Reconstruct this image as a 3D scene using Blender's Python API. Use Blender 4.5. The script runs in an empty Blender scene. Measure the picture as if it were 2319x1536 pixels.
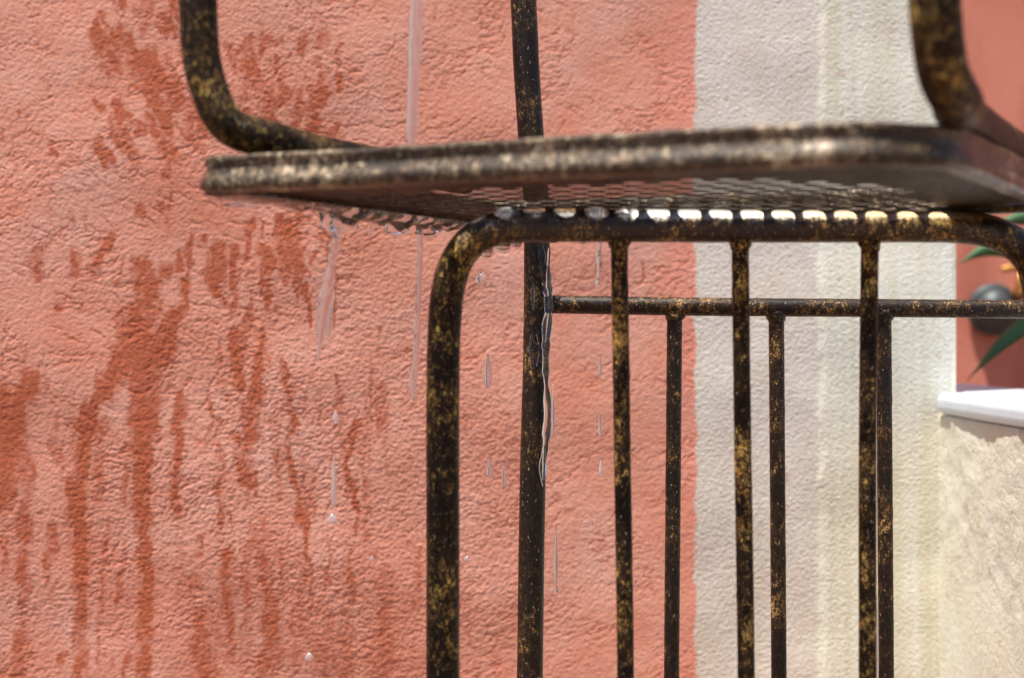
import bpy, bmesh, math, random
import numpy as np
from mathutils import Vector, Matrix, noise
from mathutils.geometry import delaunay_2d_cdt

# ------------------------------------------------------------------ camera, sky, sun, exposure
S = bpy.context.scene
COL = S.collection
F, CX, CY, ZC = 4000.0, 1159.5, 768.0, 0.38      # focal length and centre in photo pixels, camera height
cam_d = bpy.data.cameras.new("camera"); cam = bpy.data.objects.new("camera", cam_d); COL.objects.link(cam)
cam.location = (0, 0, ZC); cam.rotation_euler = (math.radians(90), 0, 0)
cam_d.sensor_width = 36.0; cam_d.lens = 36.0 * F / 2319.0
cam_d.clip_start = 0.01; cam_d.clip_end = 500
cam_d.dof.use_dof = True; cam_d.dof.focus_distance = 1.17; cam_d.dof.aperture_fstop = 8.0
S.camera = cam
SUN_EL, SUN_AZ = math.radians(72), math.radians(-42)   # azimuth measured from straight behind the camera, towards the right
w = bpy.data.worlds.new("World"); S.world = w; w.use_nodes = True
nt = w.node_tree; bg = nt.nodes["Background"]; sky = nt.nodes.new("ShaderNodeTexSky")
sky.sky_type = 'NISHITA'; sky.sun_disc = False; sky.sun_elevation = SUN_EL
sky.sun_rotation = math.radians(180) - SUN_AZ
nt.links.new(sky.outputs[0], bg.inputs[0]); bg.inputs[1].default_value = 0.085
sd = bpy.data.lights.new("sun", 'SUN'); sun = bpy.data.objects.new("sun", sd); COL.objects.link(sun)
sd.energy = 5.0; sd.angle = math.radians(0.5); sd.color = (1.0, 0.95, 0.88)
sdir = Vector((math.sin(SUN_AZ) * math.cos(SUN_EL), -math.cos(SUN_AZ) * math.cos(SUN_EL), math.sin(SUN_EL)))
sun.rotation_euler = sdir.to_track_quat('Z', 'Y').to_euler(); sun.location = (0, -2, 4)
S.view_settings.view_transform = 'Standard'; S.view_settings.look = 'None'
S.view_settings.exposure = 0.8; S.view_settings.gamma = 1.0
S.cycles.use_denoising = True
S.cycles.max_bounces = 12; S.cycles.transmission_bounces = 12; S.cycles.transparent_max_bounces = 12

def P(px, py, d):
    """photo pixel at a given real distance -> world point"""
    return Vector(((px - CX) / F * d, d, ZC + (CY - py) / F * d))

# ------------------------------------------------------------------ helpers
def tag(o, label=None, cat=None, group=None, kind=None):
    if label: o["label"] = label
    if cat: o["category"] = cat
    if group: o["group"] = group
    if kind: o["kind"] = kind
    return o

def empty(name, loc, label, cat, group=None):
    o = bpy.data.objects.new(name, None); COL.objects.link(o); o.location = loc
    o.empty_display_size = 0.05
    return tag(o, label, cat, group)

def link(name, me, mat, parent=None, smooth=True):
    me.materials.append(mat)
    if smooth: me.polygons.foreach_set('use_smooth', [True] * len(me.polygons))
    o = bpy.data.objects.new(name, me); COL.objects.link(o)
    if parent:
        o.parent = parent
        p = parent; off = Vector((0, 0, 0))
        while p: off += p.location; p = p.parent
        o.location = -off          # the mesh is written in world coordinates
    return o

def spline(pts, n=14):
    """Catmull-Rom through the points; each point (x,y,z[,r])"""
    P_ = [Vector(p) if len(p) <= 3 else Vector(p) for p in pts]
    P_ = [P_[0] * 2 - P_[1]] + P_ + [P_[-1] * 2 - P_[-2]]
    out = []
    for i in range(1, len(P_) - 2):
        a, b, c, d = P_[i - 1], P_[i], P_[i + 1], P_[i + 2]
        for k in range(n):
            t = k / n
            out.append(0.5 * ((2 * b) + (-a + c) * t + (2 * a - 5 * b + 4 * c - d) * t * t + (-a + 3 * b - 3 * c + d) * t ** 3))
    out.append(P_[-2])
    return out

def resample(pts, step):
    pts = [Vector(p) for p in pts]; out = [pts[0]]; acc = 0
    for a, b in zip(pts, pts[1:]):
        L = (b.xyz - a.xyz).length
        n = max(1, int(L / step))
        for k in range(1, n + 1): out.append(a.lerp(b, k / n))
    return out

def tube_bm(bm, path, r, seg=28, rough=0.0, cap=True, seed=0, squash=1.0):
    """sweep; path of 3-vectors, r a number or list"""
    path = [Vector(p[:3]) for p in path]
    n = len(path); R = r if isinstance(r, (list, tuple)) else [r] * n
    T = []
    for i in range(n):
        a = path[max(0, i - 1)]; b = path[min(n - 1, i + 1)]
        T.append((b - a).normalized() if (b - a).length > 1e-9 else Vector((0, 0, 1)))
    ref = Vector((0, -1, 0)) if abs(T[0].y) < 0.9 else Vector((1, 0, 0))
    u = (ref - T[0] * ref.dot(T[0])).normalized()
    rings = []
    for i in range(n):
        u = (u - T[i] * u.dot(T[i])).normalized(); v = T[i].cross(u)
        ring = []
        for k in range(seg):
            a = 2 * math.pi * k / seg
            d = u * math.cos(a) * squash + v * math.sin(a)
            rr = R[i]
            if rough:
                p = path[i] + d * rr
                rr += rough * (noise.noise(p * 160 + Vector((seed, 0, 0))) * 0.5 + noise.noise(p * 430) * 0.35)
                q = noise.noise(p * 90 + Vector((seed * 3.1, 7, 1)))
                if q > 0.52: rr += rough * 6 * (q - 0.52)      # paint runs and weld nubs
            ring.append(bm.verts.new(path[i] + d * rr))
        rings.append(ring)
    for a, b in zip(rings, rings[1:]):
        for k in range(seg):
            bm.faces.new((a[k], a[(k + 1) % seg], b[(k + 1) % seg], b[k]))
    if cap:
        bm.faces.new(rings[0][::-1]); bm.faces.new(rings[-1])

def tube(name, path, r, mat, parent=None, seg=28, rough=0.00025, seed=0, step=None, blobs=(), squash=1.0):
    if step: path = resample(path, step)
    bm = bmesh.new(); tube_bm(bm, path, r, seg, rough, True, seed, squash)
    for (c, br) in blobs:                                        # weld lumps
        m = Matrix.Translation(c)
        g = bmesh.ops.create_icosphere(bm, subdivisions=3, radius=br, matrix=m)
        for v in g['verts']:
            v.co += (v.co - c).normalized() * noise.noise(v.co * 300) * br * 0.25
    me = bpy.data.meshes.new(name); bm.to_mesh(me); bm.free()
    return link(name, me, mat, parent)

def box_bm(bm, x0, x1, y0, y1, z0, z1, bev=0.0, seg=3):
    g = bmesh.ops.create_cube(bm, size=1.0)
    for v in g['verts']:
        v.co = Vector((x0 if v.co.x < 0 else x1, y0 if v.co.y < 0 else y1, z0 if v.co.z < 0 else z1))
    if bev:
        es = list({e for v in g['verts'] for e in v.link_edges})
        bmesh.ops.bevel(bm, geom=es, offset=bev, segments=seg, affect='EDGES', profile=0.5)

def bm_obj(name, bm, mat, parent=None, smooth=True):
    me = bpy.data.meshes.new(name); bmesh.ops.recalc_face_normals(bm, faces=bm.faces); bm.to_mesh(me); bm.free()
    return link(name, me, mat, parent, smooth)

# ------------------------------------------------------------------ materials
class NT:
    def __init__(s, name):
        s.m = bpy.data.materials.new(name); s.m.use_nodes = True
        s.t = s.m.node_tree; s.b = s.t.nodes["Principled BSDF"]
    def n(s, typ, **kw):
        nd = s.t.nodes.new(typ)
        for k, v in kw.items():
            if k.startswith('i_'):
                key = k[2:]; key = int(key) if key.isdigit() else key.replace('_', ' ')
                nd.inputs[key].default_value = v
            else: setattr(nd, k, v)
        return nd
    def l(s, a, b): s.t.links.new(a, b)
    def noise(s, vec, scale, detail=4, rough=0.55, dist=0.0, typ='FBM'):
        nd = s.n('ShaderNodeTexNoise', noise_type=typ, i_Scale=scale, i_Detail=detail, i_Roughness=rough, i_Distortion=dist)
        if vec is not None: s.l(vec, nd.inputs['Vector'])
        return nd.outputs['Fac']
    def ramp(s, fac, stops, interp='LINEAR'):
        nd = s.n('ShaderNodeValToRGB'); nd.color_ramp.interpolation = interp
        el = nd.color_ramp.elements
        while len(el) < len(stops): el.new(0.5)
        for e, (p, c) in zip(el, stops):
            e.position = p; e.color = (c, c, c, 1) if not isinstance(c, (tuple, list)) else (*c, 1)
        s.l(fac, nd.inputs[0]); return nd.outputs[0]
    def math(s, op, a, b=None, c=None, clamp=False):
        nd = s.n('ShaderNodeMath', operation=op); nd.use_clamp = clamp
        for i, x in enumerate((a, b, c)):
            if x is None: continue
            if isinstance(x, (int, float)): nd.inputs[i].default_value = x
            else: s.l(x, nd.inputs[i])
        return nd.outputs[0]
    def mix(s, fac, a, b, mode='MIX'):
        nd = s.n('ShaderNodeMix', data_type='RGBA', blend_type=mode)
        for i, x in ((0, fac), (6, a), (7, b)):
            if isinstance(x, (int, float)): nd.inputs[i].default_value = x
            elif isinstance(x, (tuple, list)): nd.inputs[i].default_value = (*x, 1)
            else: s.l(x, nd.inputs[i])
        return nd.outputs[2]
    def bump(s, h, strength, dist, prev=None):
        nd = s.n('ShaderNodeBump', i_Strength=strength, i_Distance=dist); s.l(h, nd.inputs['Height'])
        if prev is not None: s.l(prev, nd.inputs['Normal'])
        return nd.outputs[0]
    def pos(s): return s.n('ShaderNodeNewGeometry').outputs['Position']
    def mapping(s, vec, scale=(1, 1, 1), rot=(0, 0, 0), loc=(0, 0, 0)):
        nd = s.n('ShaderNodeMapping'); nd.inputs['Scale'].default_value = scale
        nd.inputs['Rotation'].default_value = rot; nd.inputs['Location'].default_value = loc
        s.l(vec, nd.inputs['Vector']); return nd.outputs[0]
    def set(s, **kw):
        for k, v in kw.items():
            k = k.replace('_', ' ')
            if isinstance(v, (int, float)): s.b.inputs[k].default_value = v
            elif isinstance(v, (tuple, list)): s.b.inputs[k].default_value = (*v, 1)
            else: s.l(v, s.b.inputs[k])

def patina(name, offset, gold=1.0, wet=0.0, sc=1.0, wetz=None, bw=0.38, spot_pale=None, goldcol=(0.74, 0.51, 0.13), basecol=(0.0045, 0.003, 0.0022), pale=0.0):
    m = NT(name); wp = m.pos(); p = m.mapping(wp, loc=offset, scale=(sc, sc, sc))
    big = m.noise(p, 30, 3, 0.55)
    mid = m.noise(m.mapping(p, scale=(1, 1, 0.6)), 360, 5, 0.72, 0.5)
    fine = m.noise(p, 1000, 5, 0.75)
    s_ = m.math('ADD', m.math('MULTIPLY', mid, 0.52), m.math('MULTIPLY', fine, 0.50))
    s_ = m.math('ADD', s_, m.math('MULTIPLY', m.math('SUBTRACT', big, 0.5), bw))
    t0 = 0.585 - 0.05 * (gold - 1)
    mask = m.ramp(s_, [(t0, 0.0), (t0 + 0.085, 1.0)])
    soft = m.ramp(s_, [(t0 - 0.09, 0.0), (t0 + 0.05, 1.0)])
    rust = m.noise(p, 420, 4, 0.65)
    base = m.mix(m.ramp(rust, [(0.42, 0.0), (0.72, 1.0)]), basecol, (0.022, 0.009, 0.004))
    base = m.mix(m.math('MULTIPLY', soft, 0.6), base, (0.090 + pale * .1, 0.046 + pale * .09, 0.014 + pale * .06))
    gc = m.mix(m.ramp(m.noise(p, 170, 4), [(0.38, 0.0), (0.62, 1.0)]), (goldcol[0] * .62, goldcol[1] * .48, goldcol[2] * .45), tuple(min(1, c * 1.35) for c in goldcol))
    col = m.mix(m.math('MULTIPLY', mask, 0.85), base, gc)
    # bare scratches and chips
    chips = m.ramp(m.noise(m.mapping(p, scale=(1.6, 1.6, .6)), 520, 3, 0.6), [(0.67, 0.0), (0.70, 1.0)])
    col = m.mix(m.math('MULTIPLY', chips, 0.7), col, (0.60, 0.50, 0.34))
    metal = m.math('MULTIPLY', mask, 0.3)
    if spot_pale:  # pale metal tone painted on the tube top to whiten the sun spots
        sw = m.n('ShaderNodeSeparateXYZ'); m.l(wp, sw.inputs[0])
        wv = m.math('ADD', sw.outputs[2], m.math('MULTIPLY', m.math('SUBTRACT', m.noise(p, 420, 5, 0.75), 0.5), 0.013))
        wf = m.math('MULTIPLY', m.math('SUBTRACT', wv, spot_pale), 600, clamp=True)
        xf = m.math('MULTIPLY', m.math('SUBTRACT', sw.outputs[0], 0.064), 400, clamp=True)
        wf = m.math('MULTIPLY', wf, xf); xr = m.math('MULTIPLY', m.math('SUBTRACT', sw.outputs[0], 0.085), 9, clamp=True)
        col = m.mix(m.math('MULTIPLY', wf, 0.85), col, m.mix(xr, (0.60, 0.57, 0.51), (0.55, 0.38, 0.20))); metal = m.math('MAXIMUM', metal, m.math('MULTIPLY', wf, 0.6))
    rr = m.ramp(m.noise(p, 260, 4), [(0.3, 0.30 - 0.08 * min(wet, 1)), (0.7, 0.52 - 0.15 * min(wet, 1))])
    h = m.math('ADD', m.math('MULTIPLY', mid, 0.6), m.math('MULTIPLY', fine, 0.6))
    nrm = m.bump(h, 0.6, 0.0010)
    m.set(Base_Color=col, Metallic=metal, Roughness=rr, Normal=nrm)
    m.b.inputs['Specular IOR Level'].default_value = 0.14
    m.b.inputs['Coat Weight'].default_value = wet
    if wetz:
        sp = m.n('ShaderNodeSeparateXYZ'); m.l(wp, sp.inputs[0])
        m.l(m.math('MULTIPLY', m.math('SUBTRACT', sp.outputs[2], wetz), 60, clamp=True), m.b.inputs['Coat Weight'])
    m.b.inputs['Coat Roughness'].default_value = 0.34
    m.l(m.bump(mid, 0.25, 0.0006), m.b.inputs['Coat Normal'])
    return m.m

M_front = patina('patina_front', (0, 0, 0), 1.6, wet=0.6, wetz=ZC + 0.045, spot_pale=ZC + 0.0645)
M_bars = patina('patina_bars', (3.1, 0, 2), 1.6, goldcol=(0.72, 0.47, 0.13))
M_back = patina('patina_back', (1.7, 4.1, 0), 1.25, wet=0.25, goldcol=(0.62, 0.37, 0.13))
M_hoop = patina('patina_hoop', (6.3, 1, 1), 1.3)
M_rim = patina('patina_rim', (2.2, 8, 3), 2.0, goldcol=(0.52, 0.43, 0.29), basecol=(0.026, 0.019, 0.014), pale=0.4, wet=0.3, sc=0.85, bw=0.3)
M_seat = patina('patina_seat', (9, 9, 1), 0.35, wet=0.0, basecol=(0.014, 0.009, 0.006))
M_seat.node_tree.nodes['Principled BSDF'].inputs['Specular IOR Level'].default_value = 0.05

def water_mat():
    m = NT('water')
    m.set(Base_Color=(0.98, 0.99, 1.0), Roughness=0.05, IOR=1.333)
    m.b.inputs['Transmission Weight'].default_value = 1.0
    return m.m
M_water = water_mat()
M_clear = water_mat(); M_clear.name = 'clear_water'
M_froth = water_mat(); M_froth.name = 'aerated_water'; 
for nm_, v_ in (('Roughness', 0.15), ('Transmission Weight', 0.955), ('Base Color', (0.93, 0.96, 1.0, 1))): M_froth.node_tree.nodes['Principled BSDF'].inputs[nm_].default_value = v_
M_drop = M_froth.copy(); M_drop.name = 'splash_water'; M_drop.node_tree.nodes['Principled BSDF'].inputs['Transmission Weight'].default_value = 0.88
M_water.node_tree.nodes['Principled BSDF'].inputs['Transmission Weight'].default_value = 0.985

# ------------------------------------------------------------------ the plaster wall
WA, WB = 1.53, 0.25                       # wall plane: y = WA + WB*x
def wall_pt(px, py):
    k = (px - CX) / F
    d = WA / (1 - WB * k)
    return P(px, py, d)
WXE = wall_pt(2164, 800).x                # right end of the wall
XEDGE = wall_pt(1572, 800).x              # red/cream boundary
XEDGE2 = wall_pt(1850, 800).x

def stucco(m, p, rough_mask, k=1.0):
    """bump shared by the plasters: grit, lumps and trowel creases"""
    grit = m.noise(p, 420, 6, 0.7)
    lump = m.noise(p, 170, 4, 0.6, 0.3)
    warp = m.n('ShaderNodeTexNoise', i_Scale=7.0, i_Detail=2.0); m.l(p, warp.inputs['Vector'])
    wv = m.n('ShaderNodeVectorMath', operation='MULTIPLY_ADD')
    m.l(warp.outputs['Color'], wv.inputs[0]); wv.inputs[1].default_value = (0.35, 0.35, 0.35); m.l(p, wv.inputs[2])
    crease = m.n('ShaderNodeTexNoise', noise_type='RIDGED_MULTIFRACTAL', i_Scale=26.0, i_Detail=4.0, i_Roughness=0.55)
    st = m.mapping(wv.outputs[0], scale=(1, 1, 1.9), rot=(0, math.radians(35), 0)); m.l(st, crease.inputs['Vector'])
    cr = m.ramp(crease.outputs['Fac'], [(0.62, 0.0), (1.0, 1.0)])
    cr = m.math('MULTIPLY', cr, m.ramp(m.noise(p, 19, 2), [(0.42, 0.0), (0.62, 1.0)]))
    n1 = m.bump(cr, 0.6 * k, -0.0022)
    gm = m.math('MULTIPLY', grit, rough_mask); lm = m.math('MULTIPLY', lump, m.math('MULTIPLY_ADD', rough_mask, 0.7, 0.3))
    wr = m.n('ShaderNodeTexWave', wave_type='RINGS', wave_profile='SIN', i_Scale=34.0, i_Distortion=9.0, i_Detail=3.0, i_Detail_Scale=1.6, i_Detail_Roughness=0.6)
    m.l(m.mapping(p, loc=(0.12, 0, -0.62), scale=(1, .3, 1)), wr.inputs['Vector'])
    wf = m.math('MULTIPLY', m.ramp(wr.outputs['Fac'], [(0.0, 1.0), (0.22, 0.0)]), m.ramp(m.noise(p, 12, 3), [(0.46, 0.0), (0.60, 1.0)]))
    n1 = m.bump(wf, 0.8 * k, -0.0014, n1)
    n2 = m.bump(lm, 1.0 * k, 0.008, n1)
    n3 = m.bump(gm, 1.0 * k, 0.0105, n2)
    return n3, grit, lump, cr

def wall_mat():
    m = NT('wall_plaster'); p = m.pos()
    sep = m.n('ShaderNodeSeparateXYZ'); m.l(p, sep.inputs[0]); X, Z = sep.outputs[0], sep.outputs[2]
    st = m.n('ShaderNodeAttribute', attribute_name='stain_tone').outputs['Fac']
    rg = m.n('ShaderNodeAttribute', attribute_name='coarse').outputs['Fac']
    big = m.noise(p, 9, 3)
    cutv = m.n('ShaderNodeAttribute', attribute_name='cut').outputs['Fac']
    grit = m.noise(p, 380, 2, 0.6)
    nrm = m.bump(grit, 0.5, 0.0010)
    tone = m.noise(p, 16, 4, 0.6)
    red = m.mix(m.ramp(tone, [(0.3, 0.0), (0.7, 1.0)]), (0.650, 0.260, 0.172), (0.710, 0.375, 0.290))
    dirt = m.ramp(m.noise(p, 6.5, 5, 0.62, 0.4), [(0.42, 0.0), (0.66, 1.0)])
    red = m.mix(m.math('MULTIPLY', dirt, 0.45), red, (0.60, 0.210, 0.120))
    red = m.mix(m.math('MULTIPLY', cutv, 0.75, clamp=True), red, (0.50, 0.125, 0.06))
    specks = m.ramp(m.noise(m.mapping(p, scale=(1, 1, .7)), 95, 4, 0.6), [(0.64, 0.0), (0.70, 1.0)])
    red = m.mix(m.math('MULTIPLY', specks, 0.5), red, (0.52, 0.15, 0.07))
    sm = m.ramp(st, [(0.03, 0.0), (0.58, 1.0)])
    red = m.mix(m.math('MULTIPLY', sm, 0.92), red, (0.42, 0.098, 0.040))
    # cream paint
    pinkish = m.mix(m.ramp(m.noise(p, 22, 4), [(0.35, 0.0), (0.7, 1.0)]), (0.60, 0.52, 0.455), (0.70, 0.64, 0.57))
    vert = m.mapping(p, scale=(60, 60, 1.4))
    streak = m.noise(vert, 1.0, 4, 0.6)
    yellow = m.mix(m.ramp(streak, [(0.35, 0.0), (0.65, 1.0)]), (0.72, 0.70, 0.61), (0.62, 0.57, 0.43))
    n_edge = m.math('MULTIPLY', m.math('SUBTRACT', m.noise(p, 30, 4, 0.6), 0.5), 0.016)
    f2 = m.math('MULTIPLY', m.math('SUBTRACT', m.math('ADD', X, n_edge), XEDGE2 - 0.003), 150, clamp=True)
    cream = m.mix(f2, pinkish, yellow)
    dots = m.ramp(m.noise(p, 75, 2, 0.5), [(0.69, 0.0), (0.74, 1.0)])
    cream = m.mix(m.math('MULTIPLY', dots, 0.45), cream, (0.42, 0.24, 0.15))
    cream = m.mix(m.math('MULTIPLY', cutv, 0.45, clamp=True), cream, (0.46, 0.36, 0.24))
    vs_ = m.ramp(m.noise(m.mapping(p, scale=(38, 38, 2.2), loc=(3, 0, 1)), 1.0, 5, 0.65), [(0.50, 0.0), (0.66, 1.0)])
    cream = m.mix(m.math('MULTIPLY', vs_, 0.38), cream, (0.56, 0.49, 0.36))
    blot = m.ramp(m.noise(m.mapping(p, scale=(1, 1, .5)), 13, 5, 0.65), [(0.5, 0.0), (0.72, 1.0)])
    cream = m.mix(m.math('MULTIPLY', blot, 0.35), cream, (0.60, 0.50, 0.34))
    ne1 = m.math('MULTIPLY', m.math('SUBTRACT', m.noise(p, 26, 6, 0.7), 0.5), 0.018)
    xe = m.math('ADD', X, ne1)
    # a brighter, purer band of paint close to the boundary
    band = m.math('MULTIPLY', m.math('SUBTRACT', xe, XEDGE - 0.035), 45, clamp=True)
    red = m.mix(m.math('MULTIPLY', band, 0.45), red, (0.70, 0.24, 0.165))
    f1 = m.math('MULTIPLY', m.math('SUBTRACT', xe, XEDGE), 350, clamp=True)
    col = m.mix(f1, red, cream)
    rough = m.math('MULTIPLY_ADD', sm, -0.25, 0.85)
    m.set(Base_Color=col, Roughness=rough, Normal=nrm)
    m.b.inputs['Specular IOR Level'].default_value = 0.25
    return m.m

# wet marks: (px0,py0,px1,py1,width0,width1,strength) along which the paint is soaked
STAINS = [
 (330,600,330,700,36,40,.9),(310,730,310,830,60,62,1),(395,720,330,860,30,60,1),(300,800,180,960,45,28,1),(335,850,320,1100,50,28,1),
 (320,1100,330,1300,26,22,.9),(330,1300,325,1536,22,26,.8),(200,960,170,1180,26,22,.95),(170,1100,185,1300,30,20,.9),(185,1300,180,1536,18,22,.7),
 (70,860,10,1000,34,44,1),(30,1000,0,1150,40,26,.9),(0,880,10,980,30,40,.9),(120,1200,105,1320,18,10,.6),
 (385,610,350,650,22,18,.9),(250,540,215,610,18,13,.8),(85,575,80,630,26,18,.7),(170,580,172,620,18,14,.7),(275,590,262,640,10,8,.6),
 (130,690,136,700,13,10,.8),(240,700,246,704,10,8,.6),
 (430,580,425,650,10,8,.7),(497,570,490,670,26,22,.9),(530,570,525,650,12,10,.9),(460,540,458,560,10,8,.8),
 (600,570,603,700,22,14,.95),(640,560,655,640,26,14,.9),(655,520,680,610,26,10,.9),(640,500,662,520,30,24,.8),(595,500,596,530,12,9,.8),
 (735,530,745,570,22,10,.9),(690,650,705,740,14,8,.9),(560,700,545,800,12,14,.7),(535,750,540,880,18,14,.85),(600,740,580,860,12,20,.8),
 (580,880,570,980,24,30,.85),(540,1000,560,1090,26,22,.8),(640,800,660,950,10,12,.7),(650,1020,700,1250,16,10,.85),(700,1250,700,1400,8,7,.7),
 (410,900,400,1050,16,22,.8),(400,1050,395,1180,16,12,.7),(810,950,790,1050,10,12,.8),(790,1050,815,1200,12,7,.8),(480,900,470,1010,10,8,.5),
 (380,250,378,300,18,15,.9),(375,340,380,400,15,9,.85),(390,420,385,480,7,6,.7),(313,298,316,302,12,10,.9),(118,328,120,334,12,11,.9),(318,470,314,490,12,8,.8),
 (360,470,385,480,10,8,.6),(250,60,330,140,14,30,.75),(330,130,400,230,34,26,.85),(260,100,300,150,14,16,.7),(420,230,450,330,14,20,.6),(340,0,330,60,20,24,.6),
 (560,150,620,230,20,22,.7),(640,180,645,215,18,16,.8),(600,240,610,290,30,26,.75),(690,240,690,250,13,11,.8),(570,130,560,180,22,18,.6),(520,110,540,160,16,14,.6),
 (430,20,460,90,20,12,.5),(205,180,205,184,9,8,.7),(45,255,48,262,8,8,.7),(655,300,640,330,20,14,.6),(720,30,740,60,9,8,.4),(760,130,765,134,8,7,.6),
 (520,1250,520,1500,16,18,.5),(230,1300,225,1500,8,9,.5),(450,1400,470,1536,30,40,.5),(620,1400,600,1536,30,36,.45),(700,1430,760,1536,26,50,.4),
 (60,1250,40,1536,16,20,.45),(1170,980,1172,985,6,6,.5),(1452,590,1455,625,5,4,.7),(880,1300,860,1536,24,30,.35),(500,440,505,470,10,8,.6),
]

def perlin(x, y, seed=0):
    rng = np.random.RandomState(seed); perm = rng.permutation(4096)
    ang = rng.rand(4096) * 2 * np.pi; gx, gy = np.cos(ang), np.sin(ang)
    xi = np.floor(x).astype(np.int64); yi = np.floor(y).astype(np.int64); fx = x - xi; fy = y - yi
    u = fx ** 3 * (fx * (fx * 6 - 15) + 10); v = fy ** 3 * (fy * (fy * 6 - 15) + 10)
    def g(ix, iy, dx, dy):
        h = perm[(perm[ix & 4095] + iy) & 4095]; return gx[h] * dx + gy[h] * dy
    a = g(xi, yi, fx, fy); b = g(xi + 1, yi, fx - 1, fy); c = g(xi, yi + 1, fx, fy - 1); d = g(xi + 1, yi + 1, fx - 1, fy - 1)
    return (a + (b - a) * u + (c - a) * v + (a - b - c + d) * u * v) * 1.5
def fbm(x, y, octaves, seed, gain=0.5):
    o = 0; am = 1.0; t = 0
    for k in range(octaves):
        o = o + am * perlin(x * 2 ** k + 7.3 * k, y * 2 ** k - 3.1 * k, seed + k); t += am; am *= gain
    return o / t
def sstep(a, b, x):
    t = np.clip((x - a) / (b - a), 0, 1); return t * t * (3 - 2 * t)

def build_wall():
    step = 0.00085
    x0, x1, z0, z1 = -1.3, WXE, -0.02, 1.25
    fx0, fx1 = wall_pt(-380, 0).x, x1
    fz0, fz1 = wall_pt(1100, 1640).z, wall_pt(1100, -260).z
    xs = np.concatenate([np.linspace(x0, fx0, 12)[:-1], np.arange(fx0, fx1, step), [x1]])
    zs = np.concatenate([np.linspace(z0, fz0, 12)[:-1], np.arange(fz0, fz1, step), np.linspace(fz1, z1, 30)])
    X, Z = np.meshgrid(xs, zs); nx, nz = len(xs), len(zs)
    def blob(px, py, rx, ry):
        c = wall_pt(px, py); k = c.y / F
        return np.exp(-(((X - c.x) / (rx * k)) ** 2 + ((Z - c.z) / (ry * k)) ** 2))
    # --- wet marks, plus a broad darker area low on the left
    stain_tone = np.zeros_like(X)
    Xw = X + 0.0042 * perlin(X / .011, Z / .019, 31) + 0.0018 * perlin(X / .004, Z / .007, 32)
    Zw = Z + 0.0060 * perlin(X / .010, Z / .018, 33) + 0.0020 * perlin(X / .004, Z / .006, 34)
    rnd = random.Random(11); strokes = []
    for (ax, ay, bx, by, wa, wb_, sgt) in STAINS:
        strokes.append((ax, ay, bx, by, wa * .68, wb_ * .68, sgt))
    def scatter(n, x0_, x1_, y0_, y1_, lx, ly, w0, w1, s0, s1):
        for _ in range(n):
            x = rnd.uniform(x0_, x1_); y = rnd.uniform(y0_, y1_); k = rnd.random() ** 1.6
            strokes.append((x, y, x + lx * (k + .2) + rnd.uniform(-4, 4), y + ly * (k + .1), w0 + (w1 - w0) * k, (w0 + (w1 - w0) * k) * .7, rnd.uniform(s0, s1)))
    scatter(90, 210, 470, 0, 330, 22, 42, 5, 17, .5, 1.0)
    scatter(70, 540, 790, 60, 340, -10, 30, 4, 15, .5, 1.0)
    scatter(45, 400, 760, 480, 700, -4, 70, 5, 13, .5, 1.0)
    scatter(60, 480, 880, 780, 1300, 6, 150, 3, 10, .3, .7)
    scatter(40, 380, 960, 1200, 1536, 2, 190, 6, 20, .2, .45)
    scatter(26, 0, 330, 780, 1500, -8, 170, 5, 14, .25, .55)
    scatter(40, 700, 1150, 560, 1500, 0, 14, 2, 6, .3, .7)
    scatter(26, 0, 400, 240, 640, 0, 24, 3, 10, .3, .7)
    for (ax, ay, bx, by, wa, wb_, sgt) in strokes:
        A, B = wall_pt(ax, ay), wall_pt(bx, by)
        ra, rb = wa * A.y / F, wb_ * B.y / F; m_ = max(ra, rb) * 1.5 + 0.012
        i0, i1 = np.searchsorted(xs, [min(A.x, B.x) - m_, max(A.x, B.x) + m_]); j0, j1 = np.searchsorted(zs, [min(A.z, B.z) - m_, max(A.z, B.z) + m_])
        if i1 <= i0 or j1 <= j0: continue
        sx, sz = Xw[j0:j1, i0:i1], Zw[j0:j1, i0:i1]
        dx, dz = B.x - A.x, B.z - A.z; L2 = dx * dx + dz * dz + 1e-12
        t = np.clip(((sx - A.x) * dx + (sz - A.z) * dz) / L2, 0, 1)
        dist = np.hypot(sx - A.x - t * dx, sz - A.z - t * dz); R = ra + (rb - ra) * t
        v = sstep(1.55, 0.35, dist / R) * sgt
        w_ = stain_tone[j0:j1, i0:i1]; stain_tone[j0:j1, i0:i1] = np.maximum(w_, v) + 0.12 * np.minimum(w_, v)
    stain_tone *= 0.72 + 0.55 * fbm(X / .012, Z / .030, 4, 41)
    stain_tone += (stain_tone > 0.08) * 0.45 * fbm(X / .0042, Z / .0055, 2, 45) * np.clip(stain_tone * 2, 0, 1)
    stain_tone = np.clip(stain_tone, 0, 1) * .92 + .26 * np.clip(blob(560, 1500, 620, 380) + .6 * blob(100, 1100, 260, 500), 0, 1) * (.6 + fbm(X / .03, Z / .04, 4, 47))  # adds a broad darker, redder tone towards the lower left
    stain_tone = np.clip(stain_tone, 0, 1)
    # --- where the float left the plaster coarse or smooth
    coarse = 0.36 + 0.64 * np.clip(blob(700, 1000, 360, 420) + blob(1000, 1250, 350, 420) + 0.45 * blob(640, 200, 260, 240) + 0.45 * blob(200, 1350, 300, 260)
                                   - 0.5 * blob(400, 570, 240, 80) - .5 * blob(60, 480, 200, 240) + .5 * fbm(X / .09, Z / .07, 2, 51), 0, 1)
    coarse = np.where(X > XEDGE, 0.55, coarse); coarse *= np.where((X < XEDGE) & (X > XEDGE - .14), 0.75, 1.0)
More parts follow.
